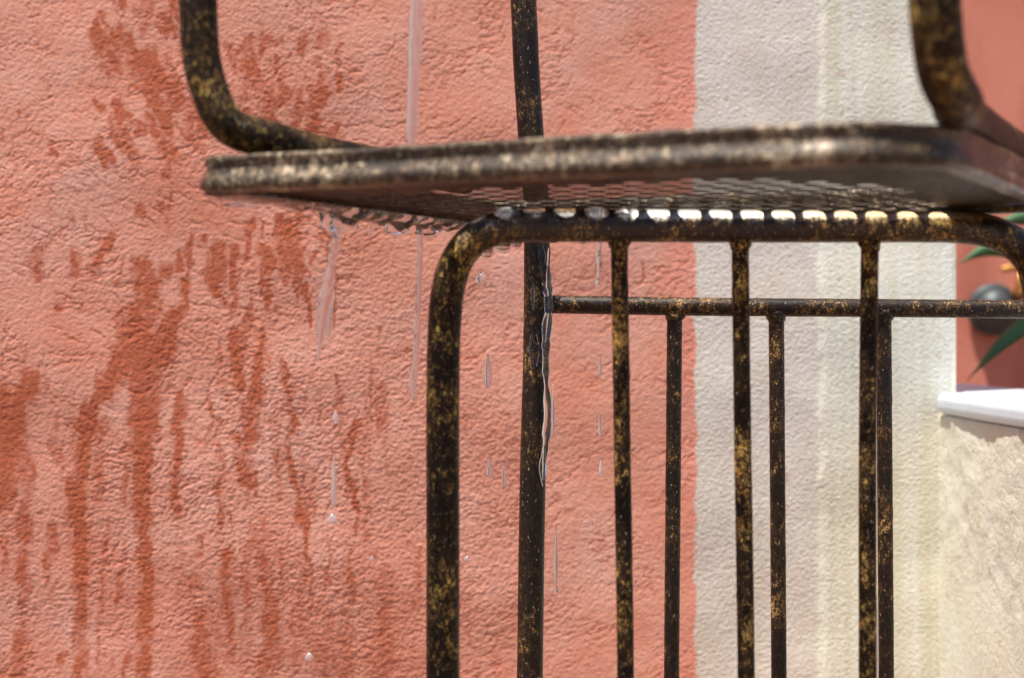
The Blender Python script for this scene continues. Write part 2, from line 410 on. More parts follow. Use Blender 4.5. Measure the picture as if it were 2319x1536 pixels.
    # --- relief, metres
    wx = X + 0.010 * fbm(X / .05, Z / .05, 2, 61); wz = Z + 0.010 * fbm(X / .05, Z / .05, 2, 65)
    grit = fbm(X / .0028, Z / .0023, 2, 71, 0.7)
    lumps = fbm(wx / .0085, wz / .0062, 3, 75)
    crease = 1 - np.abs(fbm((wx + .6 * wz) / .020, (wz - .5 * wx) / .0085, 3, 81)) * 5.0
    crease = sstep(0.35, 1.0, crease) * sstep(-0.02, 0.22, fbm(X / .06, Z / .05, 2, 85))
    c0 = wall_pt(830, 60); rr_ = np.hypot((wx - c0.x), (wz - c0.z) * 1.15) + .007 * fbm(X / .016, Z / .016, 4, 91)
    arcs = sstep(0.80, 1.0, np.sin(rr_ / 0.0068 * 2 * np.pi * .5)) * sstep(0.0, 0.22, fbm(X / .030, Z / .026, 3, 95) + .02)
    arcs = arcs * np.clip(blob(800, 100, 420, 330) + .8 * blob(300, 640, 330, 300) + .35, 0, 1)
    c1 = wall_pt(330, 820); r2 = np.hypot((wx - c1.x) * 1.2, (wz - c1.z)) + .005 * fbm(X / .02, Z / .02, 3, 96)
    arcs2 = sstep(0.86, 1.0, np.sin(r2 / 0.0105 * np.pi)) * sstep(0.02, 0.2, fbm(X / .03, Z / .03, 2, 97)) * blob(330, 800, 420, 420)
    relief = (0.00020 + 0.00066 * coarse) * grit * 0.74 + 0.00034 * (0.4 + .6 * coarse) * lumps * np.where(X > XEDGE, .55, 1.0) - 0.00036 * crease * np.where(X > XEDGE, .3, 1.0) - 0.00034 * np.maximum(arcs, arcs2) * (X < XEDGE)
    cutb = relief.copy(); relief += 0.0026 * fbm(X / .16, Z / .12, 2, 99)
    relief *= np.clip((x1 - X) / 0.004, 0, 1) * sstep(0, .05, X - fx0) * sstep(0, .02, Z - fz0) * sstep(0, .05, fz1 - Z)
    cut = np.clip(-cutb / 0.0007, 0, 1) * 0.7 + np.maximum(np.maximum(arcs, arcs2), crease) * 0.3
    # the cream surround stands a little proud after the first corner line
    prouder = 0.0016 * sstep(0, .009, X - XEDGE2 + .004 * fbm(X / .02, Z / .03, 3, 101))
    Y = WA + WB * X - prouder - relief
    verts = np.stack([X, Y, Z], -1).reshape(-1, 3)
    n0 = len(verts)
    idx = np.arange(nx * nz).reshape(nz, nx)
    f = np.stack([idx[:-1, :-1], idx[:-1, 1:], idx[1:, 1:], idx[1:, :-1]], -1).reshape(-1, 4)
    # end face and back so that the wall has its thickness
    T = 0.22
    ev = []; ef = []
    ring = idx[:, -1]
    back = []
    def mesh_fast(nm, V, quads):
        me = bpy.data.meshes.new(nm); q = np.array(quads, dtype=np.int32)
        me.vertices.add(len(V)); me.vertices.foreach_set('co', V.astype(np.float32).ravel())
        me.loops.add(q.size); me.loops.foreach_set('vertex_index', q.ravel())
        me.polygons.add(len(q)); me.polygons.foreach_set('loop_start', np.arange(0, q.size, 4, dtype=np.int32))
        me.update(calc_edges=True); me.validate(); return me
    for z in zs: back.append((WXE + 0.0, WA + WB * WXE + T, z))
    ev += back
    bi = n0 + np.arange(nz)
    for k in range(nz - 1): ef.append((ring[k], bi[k], bi[k + 1], ring[k + 1]))
    c = n0 + nz
    ev += [(x0, WA + WB * x0 + T, z0), (x0, WA + WB * x0 + T, z1)]
    ef.append((bi[0], c, c + 1, bi[-1]))
    verts = np.concatenate([verts, np.array(ev)])
    me = mesh_fast('plaster_wall', verts, np.concatenate([f, np.array(ef)]))
    for nm, arr, fill in (('stain_tone', stain_tone, 0.0), ('coarse', coarse, 0.6), ('cut', cut, 0.0)):
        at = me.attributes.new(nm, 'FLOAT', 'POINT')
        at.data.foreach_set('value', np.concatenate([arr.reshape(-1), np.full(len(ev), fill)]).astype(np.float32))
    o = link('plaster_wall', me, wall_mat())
    return tag(o, 'rough plaster wall painted salmon pink with a cream edge band, streaked with wet marks', 'wall')
build_wall()

# ------------------------------------------------------------------ low wall with coping, far wall, ground
def cream_mat():
    m = NT('low_wall_plaster'); p = m.pos()
    one = m.n('ShaderNodeValue'); one.outputs[0].default_value = 0.9
    nrm, grit, lump, cr = stucco(m, p, one.outputs[0], 0.35)
    a = m.mix(m.ramp(m.noise(p, 14, 4, 0.6), [(0.35, 0.0), (0.68, 1.0)]), (0.72, 0.70, 0.59), (0.66, 0.62, 0.48))
    a = m.mix(m.math('MULTIPLY', m.ramp(m.noise(p, 80, 3), [(0.62, 0.0), (0.72, 1.0)]), 0.4), a, (0.34, 0.24, 0.13))
    m.set(Base_Color=a, Roughness=0.9, Normal=nrm)
    return m.m
M_cream = cream_mat()
LWX0, LWX1 = 0.3935, 0.492
ywall = WA + WB * LWX0
ZTOP = ZC - 0.0490
lw = empty('low_wall', (0.40, 1.2, 0), 'low cream plastered wall at the right with a white coping', 'low wall')
def low_body():
    """rough plastered side and front, with real unevenness; plain back"""
    bm = bmesh.new(); zt = ZTOP - 0.0205; y0, y1 = 0.95, 2.6
    ys = list(np.arange(y0, 1.72, 0.004)) + [1.8, 2.2, y1]; zs = list(np.arange(0.0, 0.16, 0.02)) + list(np.arange(0.16, zt, 0.004)) + [zt]
    g = [[bm.verts.new((LWX0 - 0.0010 * noise.noise(Vector((5, y * 60, z * 60))) - 0.0005 * noise.noise(Vector((9, y * 170, z * 170))) - 0.0016 * noise.noise(Vector((2, y * 14, z * 14)))
          + (0.0 if z < zt - .001 else 0.002), y, z)) for z in zs] for y in ys]
    for a, b in zip(g, g[1:]):
        for k in range(len(zs) - 1): bm.faces.new((a[k], a[k + 1], b[k + 1], b[k]))
    R = [[bm.verts.new((LWX1, y, z)) for z in (0, zt)] for y in (y0, y1)]
    bm.faces.new((R[0][0], R[1][0], R[1][1], R[0][1]))
    bm.faces.new([v for v in g[0]] + [R[0][1], R[0][0]]); bm.faces.new([v for v in g[-1]][::-1] + [R[1][0], R[1][1]])
    bm.faces.new([r[-1] for r in g] + [R[1][1], R[0][1]])
    # plaster squeezed out where this wall meets the tall one
    rr = random.Random(4)
    for k in range(0):
        z = ZTOP - 0.03 - 0.24 * rr.random() ** 1.3; r = 0.0012 + 0.0026 * rr.random() ** 2
        c = Vector((LWX0 - 0.001 - .002 * rr.random(), WA + WB * LWX0 - 0.003 * rr.random(), z))
        q = bmesh.ops.create_icosphere(bm, subdivisions=2, radius=r, matrix=Matrix.Translation(c) @ Matrix.Diagonal((1, .8, 1 + rr.random(), 1)))
        for v in q['verts']: v.co += (v.co - c) * noise.noise(v.co * 300) * 0.8
    return bm
bm_obj('wall_body', low_body(), M_cream, lw, True)
def coping_bm():
    bm = bmesh.new(); o = [(LWX0 - .0040, .94), (LWX1 + .012, .94), (LWX1 + .012, 2.62), (WXE + .004, 2.62), (WXE + .004, ywall - .004), (LWX0 - .0040, ywall - .004)]
    f = bm.faces.new([bm.verts.new((x, y, ZTOP - 0.020)) for x, y in o])
    g = bmesh.ops.extrude_face_region(bm, geom=[f])
    for v in g['geom']:
        if isinstance(v, bmesh.types.BMVert): v.co.z += 0.020
    bmesh.ops.bevel(bm, geom=list(bm.edges), offset=0.0075, segments=6, affect='EDGES', profile=0.5)
    return bm
bm = coping_bm()
m = NT('white_coping'); p = m.pos()
m.set(Base_Color=m.mix(m.ramp(m.noise(p, 40, 3), [(0.4, 0.0), (0.7, 1.0)]), (0.64, 0.72, 0.80), (0.58, 0.66, 0.74)), Roughness=0.3)
M_white = m.m
bm_obj('coping', bm, M_white, lw, False)

m = NT('far_wall_paint'); p = m.pos()
a = m.mix(m.ramp(m.noise(p, 4, 4, 0.6), [(0.35, 0.0), (0.7, 1.0)]), (0.56, 0.20, 0.135), (0.46, 0.14, 0.085))
streaks = m.noise(m.mapping(p, scale=(9, 9, 1.6), rot=(0, math.radians(18), 0)), 1.0, 4, 0.6)
a = m.mix(m.math('MULTIPLY', m.ramp(streaks, [(0.5, 0.0), (0.68, 1.0)]), 0.5), a, (0.28, 0.06, 0.03))
m.set(Base_Color=a, Roughness=0.85, Normal=m.bump(m.noise(p, 200, 5, 0.6), 0.6, 0.003))
bm = bmesh.new(); box_bm(bm, -0.4, 3.2, 2.9, 3.1, 0, 2.2, 0.006)
tag(bm_obj('courtyard_wall', bm, m.m, None, False), 'terracotta painted wall further back beyond the low wall', 'wall')

m = NT('ground_tiles'); p = m.pos()
bk = m.n('ShaderNodeTexBrick', i_Scale=1.0, i_Mortar_Size=0.008, i_Brick_Width=0.33, i_Row_Height=0.33)
bk.offset = 0.0; m.l(p, bk.inputs['Vector'])
bk.inputs['Color1'].default_value = (0.170, 0.085, 0.050, 1); bk.inputs['Color2'].default_value = (0.200, 0.105, 0.065, 1); bk.inputs['Mortar'].default_value = (0.150, 0.135, 0.115, 1)
a = m.mix(m.math('MULTIPLY', m.noise(p, 12, 4), 0.5), bk.outputs['Color'], (0.11, 0.065, 0.045))
m.set(Base_Color=a, Roughness=0.6, Normal=m.bump(m.noise(p, 60, 4), 0.3, 0.002))
me = bpy.data.meshes.new('ground'); me.from_pydata([(-60, -60, 0), (60, -60, 0), (60, 60, 0), (-60, 60, 0)], [], [(0, 1, 2, 3)])
tag(link('ground', me, m.m, None, False), 'terracotta tiled courtyard ground', 'ground', kind='structure')

# ------------------------------------------------------------------ the chair
chair = empty('metal_chair', (0.1, 0.95, 0), 'rusty dark metal garden chair with worn gold patina and a wet perforated seat', 'chair')
UX = Vector((0.895, -0.446)).normalized()         # along the near edge of the seat
UY = Vector((0.446, 0.895)).normalized()          # towards its far edge
SA = Vector((-0.152, 0.831))                      # near-left corner (x, y)
SW, SD = 0.353, 0.313                             # width, depth
HB = ZC + 0.070                                   # underside of the rim
HT = HB + 0.0157
def seat_xy(a, b): return SA + UX * a + UY * b
def rrect(inset, rs, n=12):
    """rounded outline in seat coordinates; rs = radii nl, nr, fr, fl"""
    cs = [((0, 0), (1, 1), rs[0], 180), ((SW, 0), (-1, 1), rs[1], 270), ((SW, SD), (-1, -1), rs[2], 0), ((0, SD), (1, -1), rs[3], 90)]
    out = []
    for (cx, cy), (sx, sy), r, a0 in cs:
        r = max(r, 0.004); ox, oy = cx + sx * r, cy + sy * r; rr = max(r - inset, 0.0015)
        for k in range(n + 1):
            a = math.radians(a0 + 90 * k / n)
            # when the inset eats the radius, slide the centre in
            ex = max(0, inset + 0.0015 - r)
            out.append((ox + sx * ex + rr * math.cos(a), oy + sy * ex + rr * math.sin(a)))
    return out
RS = (0.014, 0.058, 0.05, 0.03)

def densify(pts, step=0.006):
    out = []
    for (a, b) in zip(pts, pts[1:] + pts[:1]):
        L = math.hypot(b[0] - a[0], b[1] - a[1]); n = max(1, int(L / step))
        for k in range(n): out.append((a[0] + (b[0] - a[0]) * k / n, a[1] + (b[1] - a[1]) * k / n))
    return out

def build_seat():
    zp = HB + 0.0015                                   # underside level of the plate
    TH = 0.0004
    outer = densify(rrect(0.004, RS))
    vs = [Vector(p) for p in outer]
    loops = [list(range(len(outer)))]
    pitch, r, nseg = 0.0168, 0.0061, 16
    rot = math.radians(-2.3)
    c0 = Vector((0.0105, 0.0))
    holes = []
    for j in range(-30, 60):
        for i in range(-30, 60):
            wx = -0.10 + i * pitch + (0.5 * pitch if j % 2 else 0)
            wy = 0.70 + j * pitch * 0.866
            x = wx * math.cos(rot) - (wy - .95) * math.sin(rot); y = (wy - .95) * math.cos(rot) + wx * math.sin(rot) + .95
            q = Vector((x, y)) + c0 - SA
            a, b = q.dot(UX), q.dot(UY)
            if a < 0.025 or b > SD - 0.022 or (abs(a - 0.15) / 0.143) ** 4 + (max(0, 0.235 - b) / 0.163) ** 4 > 1: continue
            holes.append((a, b))
    for (a, b) in holes:
        base = len(vs)
        for k in range(nseg):
            t = 2 * math.pi * k / nseg
            vs.append(Vector((a + r * math.cos(t), b + r * math.sin(t))))
        loops.append(list(range(base, base + nseg)))
    v2, e2, f2, *_ = delaunay_2d_cdt(vs, [], loops, 0, 1e-7)
    # drop triangles that lie inside a hole
    H = np.array(holes)
    bm = bmesh.new(); bot = []; 
    for v in v2:
        w2 = seat_xy(v.x, v.y); bot.append(bm.verts.new((w2.x, w2.y, zp)))
    fs = []
    for f in f2:
        cx = sum(v2[i].x for i in f) / len(f); cy = sum(v2[i].y for i in f) / len(f)
        if np.min(np.hypot(H[:, 0] - cx, H[:, 1] - cy)) < r * 0.97: continue
        fs.append(bm.faces.new([bot[i] for i in f]))
    bmesh.ops.recalc_face_normals(bm, faces=bm.faces)
    g = bmesh.ops.extrude_face_region(bm, geom=list(bm.faces))
    for el in g['geom']:
        if isinstance(el, bmesh.types.BMVert): el.co.z += TH
    bmesh.ops.delete(bm, geom=[v for v in bm.verts if not v.link_faces], context='VERTS')
    o = bm_obj('seat', bm, M_seat, chair, False)
    # rim: an upright band with a rolled top bead, a shallow groove and a folded lip
    prof = [(0.012, HB + 0.0012), (0.0105, HB - 0.0010), (0.0060, HB - 0.0018), (0.0020, HB - 0.0014), (0.0002, HB + 0.0002), (-0.0006, HB + 0.0020), (-0.0002, HB + 0.0042),
            (0.0014, HB + 0.0062), (0.0026, HB + 0.0085), (0.0028, HB + 0.0108), (0.0016, HB + 0.0130), (0.0014, HB + 0.0148), (0.0026, HT), (0.0055, HT + 0.0001), (0.0080, HT - 0.0012),
            (0.0090, HT - 0.005), (0.0092, HB + 0.0045)]
    bm = bmesh.new(); rings = []
    nloop = None
    for (ins, z) in prof:
        pts = rrect(max(0, ins), RS, 14)
        ring = []
        dens = densify_fixed(pts)
        for (a, b) in dens:
            w2 = seat_xy(a, b); p = Vector((w2.x, w2.y, z))
            if ins < 0:
                c = seat_xy(SW / 2, SD / 2); d = (w2 - c).normalized() * (-ins); p.x += d.x; p.y += d.y
            nn = noise.noise(p * 45) * 0.0006 + noise.noise(p * 180) * 0.00025
            p.z += nn; ring.append(bm.verts.new(p))
        rings.append(ring)
    for k in range(len(rings)):
        a, b = rings[k], rings[(k + 1) % len(rings)]
        n = len(a)
        for i in range(n): bm.faces.new((a[i], a[(i + 1) % n], b[(i + 1) % n], b[i]))
    rim = bm_obj('rim', bm, M_rim, o, True)
    return o

def densify_fixed(pts):
    """same number of points on each ring: split each of the four long sides in 40"""
    out = []; n = len(pts)
    for i in range(n):
        a, b = pts[i], pts[(i + 1) % n]
        corner_end = (i % 15 == 14)
        k_ = 40 if corner_end else 1
        for k in range(k_): out.append((a[0] + (b[0] - a[0]) * k / k_, a[1] + (b[1] - a[1]) * k / k_))
    return out
seat = build_seat()

R1 = 0.0091
# backrest hoop: both uprights rise from the seat and meet above
ZS = HT + 0.0002
def S3(a, b, dz): v = seat_xy(a, b); return Vector((v.x, v.y, ZS + dz))
def on_seat(a, b, dz=0.0): v = seat_xy(a, b); return Vector((v.x, v.y, ZS + R1 + dz))
# each foot lies on the seat and runs back along its side
lp = [on_seat(.014, .25), on_seat(.014, .17), on_seat(.015, .095), on_seat(.020, .045, .0015), P(520, 286, 0.847), P(470, 190, 0.846), P(452, 90, 0.845), P(448, -60, 0.845), P(440, -500, 0.85)]
rp = [P(2119, -500, 0.662), P(2117, -60, 0.675), P(2121, 60, 0.68), P(2138, 170, 0.69), P(2172, 238, 0.712), on_seat(.343, .075, .0012), on_seat(.339, .15), on_seat(.335, .26)]
Lt, Rt = lp[-1].copy(), rp[0].copy()
top = [Lt + Vector((0.004, 0, 0.10)), Lt + Vector((0.03, -0.01, 0.155)), (Lt + Rt) / 2 + Vector((0, 0, 0.185)), Rt + Vector((-0.03, 0.01, 0.155)), Rt + Vector((-0.004, 0, 0.10))]
path = spline(lp, 16)[:-1] + spline([lp[-1]] + top + [rp[0]], 14)[:-1] + spline(rp, 16)
rads = [R1 + (0.0009 if p.x > 0.05 else 0) for p in path]
tube('backrest_hoop', path, rads, M_hoop, chair, seed=1)

# near leg frame: inverted U just under the seat
D1 = 0.965
fp = [(1003, 2330), (1003, 1536), (1003, 1200), (1003, 900), (1006, 750), (1014, 660), (1034, 593), (1070, 545), (1120, 520), (1180, 512), (1300, 511), (1700, 512),
      (2080, 512), (2180, 515), (2245, 526), (2300, 552), (2338, 600), (2356, 680), (2360, 800), (2360, 1200), (2360, 2330)]
path = resample(spline([P(x, y, D1) for x, y in fp], 10), 0.004)
path[0].z = 0.0; path[-1].z = 0.0
lf = tube('leg_frame', path, 0.0091, M_front, chair, seed=2)
for i, (xa, xb, xc) in enumerate(((1402, 1409, 1417), (1676, 1682, 1690), (1970, 1965, 1965))):
    pts = spline([P(xa, 530, D1 + 0.002), P(xb, 1000, D1 + 0.002), P(xc, 1536, D1 + 0.002), P(xc + 2, 2150, D1 + 0.002)], 12)
    a = pts[0]
    tube('bar', resample(pts, 0.003), 0.00465 + 0.0001 * i, M_bars, lf, seg=24, seed=5 + i, blobs=[(P(xa, 546, D1 + 0.001), 0.0064)])
pts = [P(1003, 2150, D1), P(2360, 2150, D1)]
tube('bar', resample(pts, 0.004), 0.006, M_bars, lf, seg=20, seed=9)

# far leg frame: the post that carries on above the seat, cross rail and thin bars
D2 = 1.235
pp = [(1060, -520), (1120, -420), (1166, -200), (1184, -20), (1192, 150), (1202, 300), (1214, 450), (1216, 580), (1214, 800), (1206, 1100), (1200, 1536), (1196, 1960)]
path = spline([P(x, y, D2) for x, y in pp], 14)
path[-1].z = 0
bf = tube('back_post', resample(path, 0.004), 0.0091, M_back, chair, seed=3)
rail = spline([P(1225, 689, D2), P(1600, 695, D2 - .002), P(2000, 698, D2), P(2340, 701, D2)], 14)
tube('rail', resample(rail, 0.003), 0.0064, M_back, bf, seg=24, seed=4, rough=0.0003, blobs=[(P(2345, 701, D2), 0.0085)])
for i, (xa, xb) in enumerate(((1528, 1521), (1758, 1764), (2001, 2007))):
    pts = spline([P(xa, 700, D2 + .001), P((xa + xb) / 2, 1100, D2 + .001), P(xb, 1536, D2 + .001), P(xb, 1850, D2 + .001)], 12)
    tube('bar', resample(pts, 0.003), 0.0054, M_back, bf, seg=22, seed=12 + i, blobs=[(P(xa, 712, D2), 0.0072)])
tube('bar', resample([P(1198, 1850, D2), P(2290, 1850, D2)], 0.004), 0.006, M_back, bf, seg=20, seed=19)
# low stretchers tying near and far frames, and arm piece tying post and hoop (all outside the picture)
for px in (1003, 2360):
    a = P(px, 2200, D1); b = P(1198 if px == 1003 else 2290, 0, D2); b.z = a.z
    tube('stretcher', resample([a, b], 0.01), 0.006, M_back, chair, seg=16, seed=px)
a = path[0] if False else P(1060, -520, D2); b = Lt + Vector((0, 0, 0.03))
tube('armrest', spline([a, a.lerp(b, 0.3) + Vector((0, 0, 0.02)), a.lerp(b, .7) + Vector((0, 0, 0.02)), b], 10), 0.0091, M_hoop, chair, seed=23)

# ------------------------------------------------------------------ water
def revolve(name, c, prof, label, cat='water drop', group=None, seg=20, tilt=(0, 0), seed=0, sx=1.0):
    """prof: list of (dz, r) from top to bottom"""
    bm = bmesh.new(); rings = []
    for (dz, r) in prof:
        ring = []
        for k in range(seg):
            a = 2 * math.pi * k / seg
            q = Vector((math.cos(a) * r * sx + tilt[0] * -dz, math.sin(a) * r + tilt[1] * -dz, dz))
            q += Vector((noise.noise((c + q) * 260 + Vector((seed, 0, 0))), noise.noise((c + q) * 260 + Vector((0, seed, 9))), 0)) * r * 0.25
            ring.append(bm.verts.new(c + q))
        rings.append(ring)
    for a, b in zip(rings, rings[1:]):
        for k in range(seg): bm.faces.new((a[k], b[k], b[(k + 1) % seg], a[(k + 1) % seg]))
    bm.faces.new(rings[0]); bm.faces.new(rings[-1][::-1])
    o = bm_obj(name, bm, M_drop if name == 'falling_drop' else M_water)
    return tag(o, label, cat, group)

def pendant(px, py0, py1, wpx, d, label, seed=0, neck=0.55, group='drops hanging from the seat'):
    """hanging drop from pixel row py0 to py1, widest wpx"""
    c = P(px, py0, d); L = (py1 - py0) * d / F; r = wpx * d / F / 2
    prof = [(0, r * 1.5), (-0.06 * L, r * 1.15), (-0.2 * L, r * neck * 1.25), (-0.35 * L, r * neck), (-0.5 * L, r * (neck + .1)), (-0.62 * L, r * .85), (-0.74 * L, r), (-0.85 * L, r * .92), (-0.93 * L, r * .66), (-0.98 * L, r * .33), (-L, r * .06)]
    return revolve('water_drop', c, prof, label, 'water drop', group, seed=seed)

def thread(name, pts, radii, label, cat, group=None, seed=0, jit=0.12, squash=1.0, mat=None):
    p = spline(pts, 12)
    n = len(p); R = []
    for i in range(n):
        t = i / (n - 1) * (len(radii) - 1); k = min(int(t), len(radii) - 2); f = t - k
        r = radii[k] * (1 - f) + radii[k + 1] * f
        R.append(max(0.00008, r * (1 + jit * noise.noise(p[i] * 190 + Vector((seed, 0, 0))) * 2)))
    bm = bmesh.new(); tube_bm(bm, p, R, 16, 0, True, 0, squash)
    return tag(bm_obj(name, bm, mat or (M_froth if name in ('water_thread', 'water_jet') else M_water)), label, cat, group)

# falling jet that hits the seat
dj = 0.86
thread('water_jet', [P(946, -300, dj), P(943, 0, dj), P(937, 160, dj), P(933, 300, dj), P(932, 352, dj)], [.0034, .0032, .0028, .0024, .0006],
       'thin straight jet of water falling onto the left half of the seat', 'water jet')
# depth of the seat's left side under a given pixel column (underside edge)
def left_edge_depth(px):
    k = (px - CX) / F
    # SA + UY*b  with x = k*y
    b = (k * SA.y - SA.x) / (UY.x - k * UY.y)
    return (SA + UY * b).y + 0.004
HANG = [
 (545, 455, 468, 46, .35, 'broad flat drop under the left corner of the seat'),
 (745, 452, 520, 24, .9, 'leftmost long hanging drop, bright at its tip'),
 (762, 458, 532, 18, .9, 'clear drop hanging close behind the leftmost long drop'),
 (790, 458, 520, 26, .8, 'dark twisted drop right of the leftmost long drop'),
 (836, 458, 482, 15, .8, 'small sparkling drop high under the seat edge'),
 (838, 480, 532, 9, .5, 'thin tail of water beneath the small sparkling drop'),
 (898, 474, 527, 34, .95, 'fat rounded drop hanging with a pink reflection'),
 (965, 484, 531, 30, .9, 'bright bluish drop right of the fat rounded drop'),
 (984, 484, 524, 22, .9, 'bright small drop touching the bluish drop'),
 (1008, 478, 514, 26, 1.1, 'dark drop nearest the bent corner of the leg frame'),
]
for i, (px, y0, y1, wd, nk, lab) in enumerate(HANG):
    d = left_edge_depth(px); h = (ZC + .0685 - 0.0) 
    ytop = CY - 0.0690 * F / d
    L = max(y1 - ytop, 8)
    pendant(px, ytop, ytop + L * 1.12, wd * 1.7, d, lab, seed=i, neck=nk)
# ragged sheet of water clinging along the underside of the left edge
def sheet():
    bm = bmesh.new(); n = 150; prev = None
    for i in range(n + 1):
        t = i / n; b = 0.01 + t * (SD - 0.02)
        wv = 0.5 + 0.5 * noise.noise(Vector((b * 130, 1.3, 0))); w2_ = 0.5 + 0.5 * noise.noise(Vector((b * 55, 8.3, 0)))
        amp = 0.0010 + 0.0090 * max(0, wv * w2_ * 1.6 - 0.15) * min(1, t * 3)
        row = []
        for k in range(13):
            u = k / 12; a = 0.001 + 0.020 * u
            zz = HB - 0.0016 - amp * math.sin(math.pi * u) ** 0.7 * (1 + 0.4 * noise.noise(Vector((a * 300, b * 200, 3))))
            v = seat_xy(a, b); row.append(bm.verts.new((v.x, v.y, zz)))
        rowt = []
        for k in range(12, -1, -1):
            u = k / 12; a = 0.001 + 0.020 * u; v = seat_xy(a, b); rowt.append(bm.verts.new((v.x, v.y, HB - 0.0012)))
        ring = row + rowt
        if prev:
            for k in range(len(ring)): bm.faces.new((prev[k], prev[(k + 1) % len(ring)], ring[(k + 1) % len(ring)], ring[k]))
        else: bm.faces.new(ring)
        prev = ring
    bm.faces.new(prev[::-1])
    return tag(bm_obj('water_film', bm, M_water), 'rippled film of water clinging under the left edge of the seat', 'water film')
sheet()

# streams and threads that leave the drops
dd = left_edge_depth(760)
thread('water_thread', [P(766, 515, dd), P(757, 560, dd), P(750, 600, dd), P(742, 660, dd), P(730, 740, dd), P(718, 822, dd)], [.0020, .0036, .0020, .0038, .0030, .0006],
       'wavering thread of water falling below the leftmost long drop', 'water thread', 'threads of falling water', 3, .3)
thread('water_thread', [P(752, 690, dd), P(746, 730, dd), P(744, 768, dd)], [.0006, .0026, .0005],
       'short loose slug of water beside the wavering thread', 'water thread', 'threads of falling water', 4, .2)
dd = left_edge_depth(950)
thread('water_thread', [P(953, 520, dd), P(950, 600, dd), P(947, 700, dd), P(943, 800, dd), P(938, 905, dd)], [.0016, .0019, .0016, .0017, .0005],
       'long fine thread of water falling just left of the leg frame', 'water thread', 'threads of falling water', 5, .2)
thread('water_thread', [P(935, 830, dd), P(933, 870, dd), P(935, 910, dd)], [.0004, .0022, .0005],
       'faint broken end of water below the long fine thread', 'water thread', 'threads of falling water', 6, .2)
# rivulet running down the post
dr = D2 - 0.010
thread('water_rivulet', [P(1220, 540, dr), P(1229, 590, dr), P(1238, 640, dr), P(1242, 700, dr), P(1237, 760, dr), P(1236, 850, dr), P(1240, 930, dr), P(1236, 1000, dr), P(1230, 1090, dr)],
       [.0018, .0029, .0037, .0027, .0032, .0020, .0030, .0024, .0005], 'glassy rivulet of water running down the right side of the rear post', 'rivulet', None, 7, .25, 0.8, M_clear)
thread('water_rivulet', [P(1244, 560, dr - .003), P(1241, 640, dr - .003), P(1246, 690, dr - .003), P(1236, 780, dr - .003)], [.0008, .0016, .0020, .0006],
       'narrow second strand of water twisting beside the rivulet on the rear post', 'rivulet', None, 8, .25, 0.8, M_clear)
thread('water_rivulet', [P(1208, 640, dr), P(1206, 670, dr), P(1208, 705, dr)], [.0006, .0013, .0005], 'small bead of water on the front of the rear post above the long blister', 'water bead', None, 9, .2, .5, M_clear)
thread('water_rivulet', [P(1208, 755, dr), P(1210, 790, dr), P(1209, 832, dr)], [.0020, .0042, .0018], 'long glassy blister of water on the front of the rear post', 'water bead', None, 10, .1, .45, M_clear)
thread('water_rivulet', [P(1232, 1010, dr), P(1229, 1060, dr), P(1231, 1104, dr)], [.0008, .0028, .0008], 'lowest glassy blister of water on the side of the rear post', 'water bead', None, 11, .15, .5, M_clear)
# short stream from under the leg frame
thread('water_thread', [P(1358, 545, D1 + .01), P(1357, 580, D1 + .01), P(1356, 612, D1 + .01), P(1355, 648, D1 + .01)], [.0007, .0019, .0012, .0018],
       'short clear stream dropping from the leg frame left of the first bar', 'water thread', 'threads of falling water', 12, .3)
# big beads clinging to the wet shoulder of the leg frame, between tube and seat
for i, (px, py, wd, ht, lab) in enumerate([
    (1150, 484, 56, 30, 'bright blue-lit bead at the left end of the wet leg frame'),
    (1216, 489, 62, 24, 'wide bead second from the left on the wet leg frame'),
    (1290, 500, 38, 18, 'flat dull bead third from the left on the wet leg frame'),
    (1352, 482, 52, 22, 'amber tinted bead fourth from the left on the wet leg frame'),
    (1411, 486, 34, 30, 'steel blue bead next to the first sunlit spot on the leg frame')]):
    c = P(px, py, D1 - 0.0085); r = wd * D1 / F / 2
    bm = bmesh.new(); bmesh.ops.create_uvsphere(bm, u_segments=28, v_segments=18, radius=1.0)
    for v in bm.verts:
        q = v.co.copy(); q.x *= r; q.y *= r * 0.6; q.z *= ht * D1 / F / 2
        v.co = c + q * (1 + .3 * noise.noise(q * 160 + Vector((i, 0, 0))))
    tag(bm_obj('water_bead', bm, M_water), lab, 'water bead', 'beads on the wet leg frame')
# small drops under the leg frame's wet shoulder
for i, (px, y0, y1, wd) in enumerate([(1102, 566, 584, 26), (1140, 548, 568, 34), (1172, 546, 560, 22), (1318, 545, 553, 16), (1253, 545, 551, 20)]):
    labs = ['drop hanging inside the bend of the leg frame', 'dark drop just right of the one in the bend', 'drop hanging beside the top of the rear post', 'tiny drop under the leg frame left of the short stream', 'flat drop under the leg frame right of the rear post']
    pendant(px, y0 - 3, y1, wd, D1, labs[i], seed=30 + i, neck=1.0, group='drops under the leg frame')
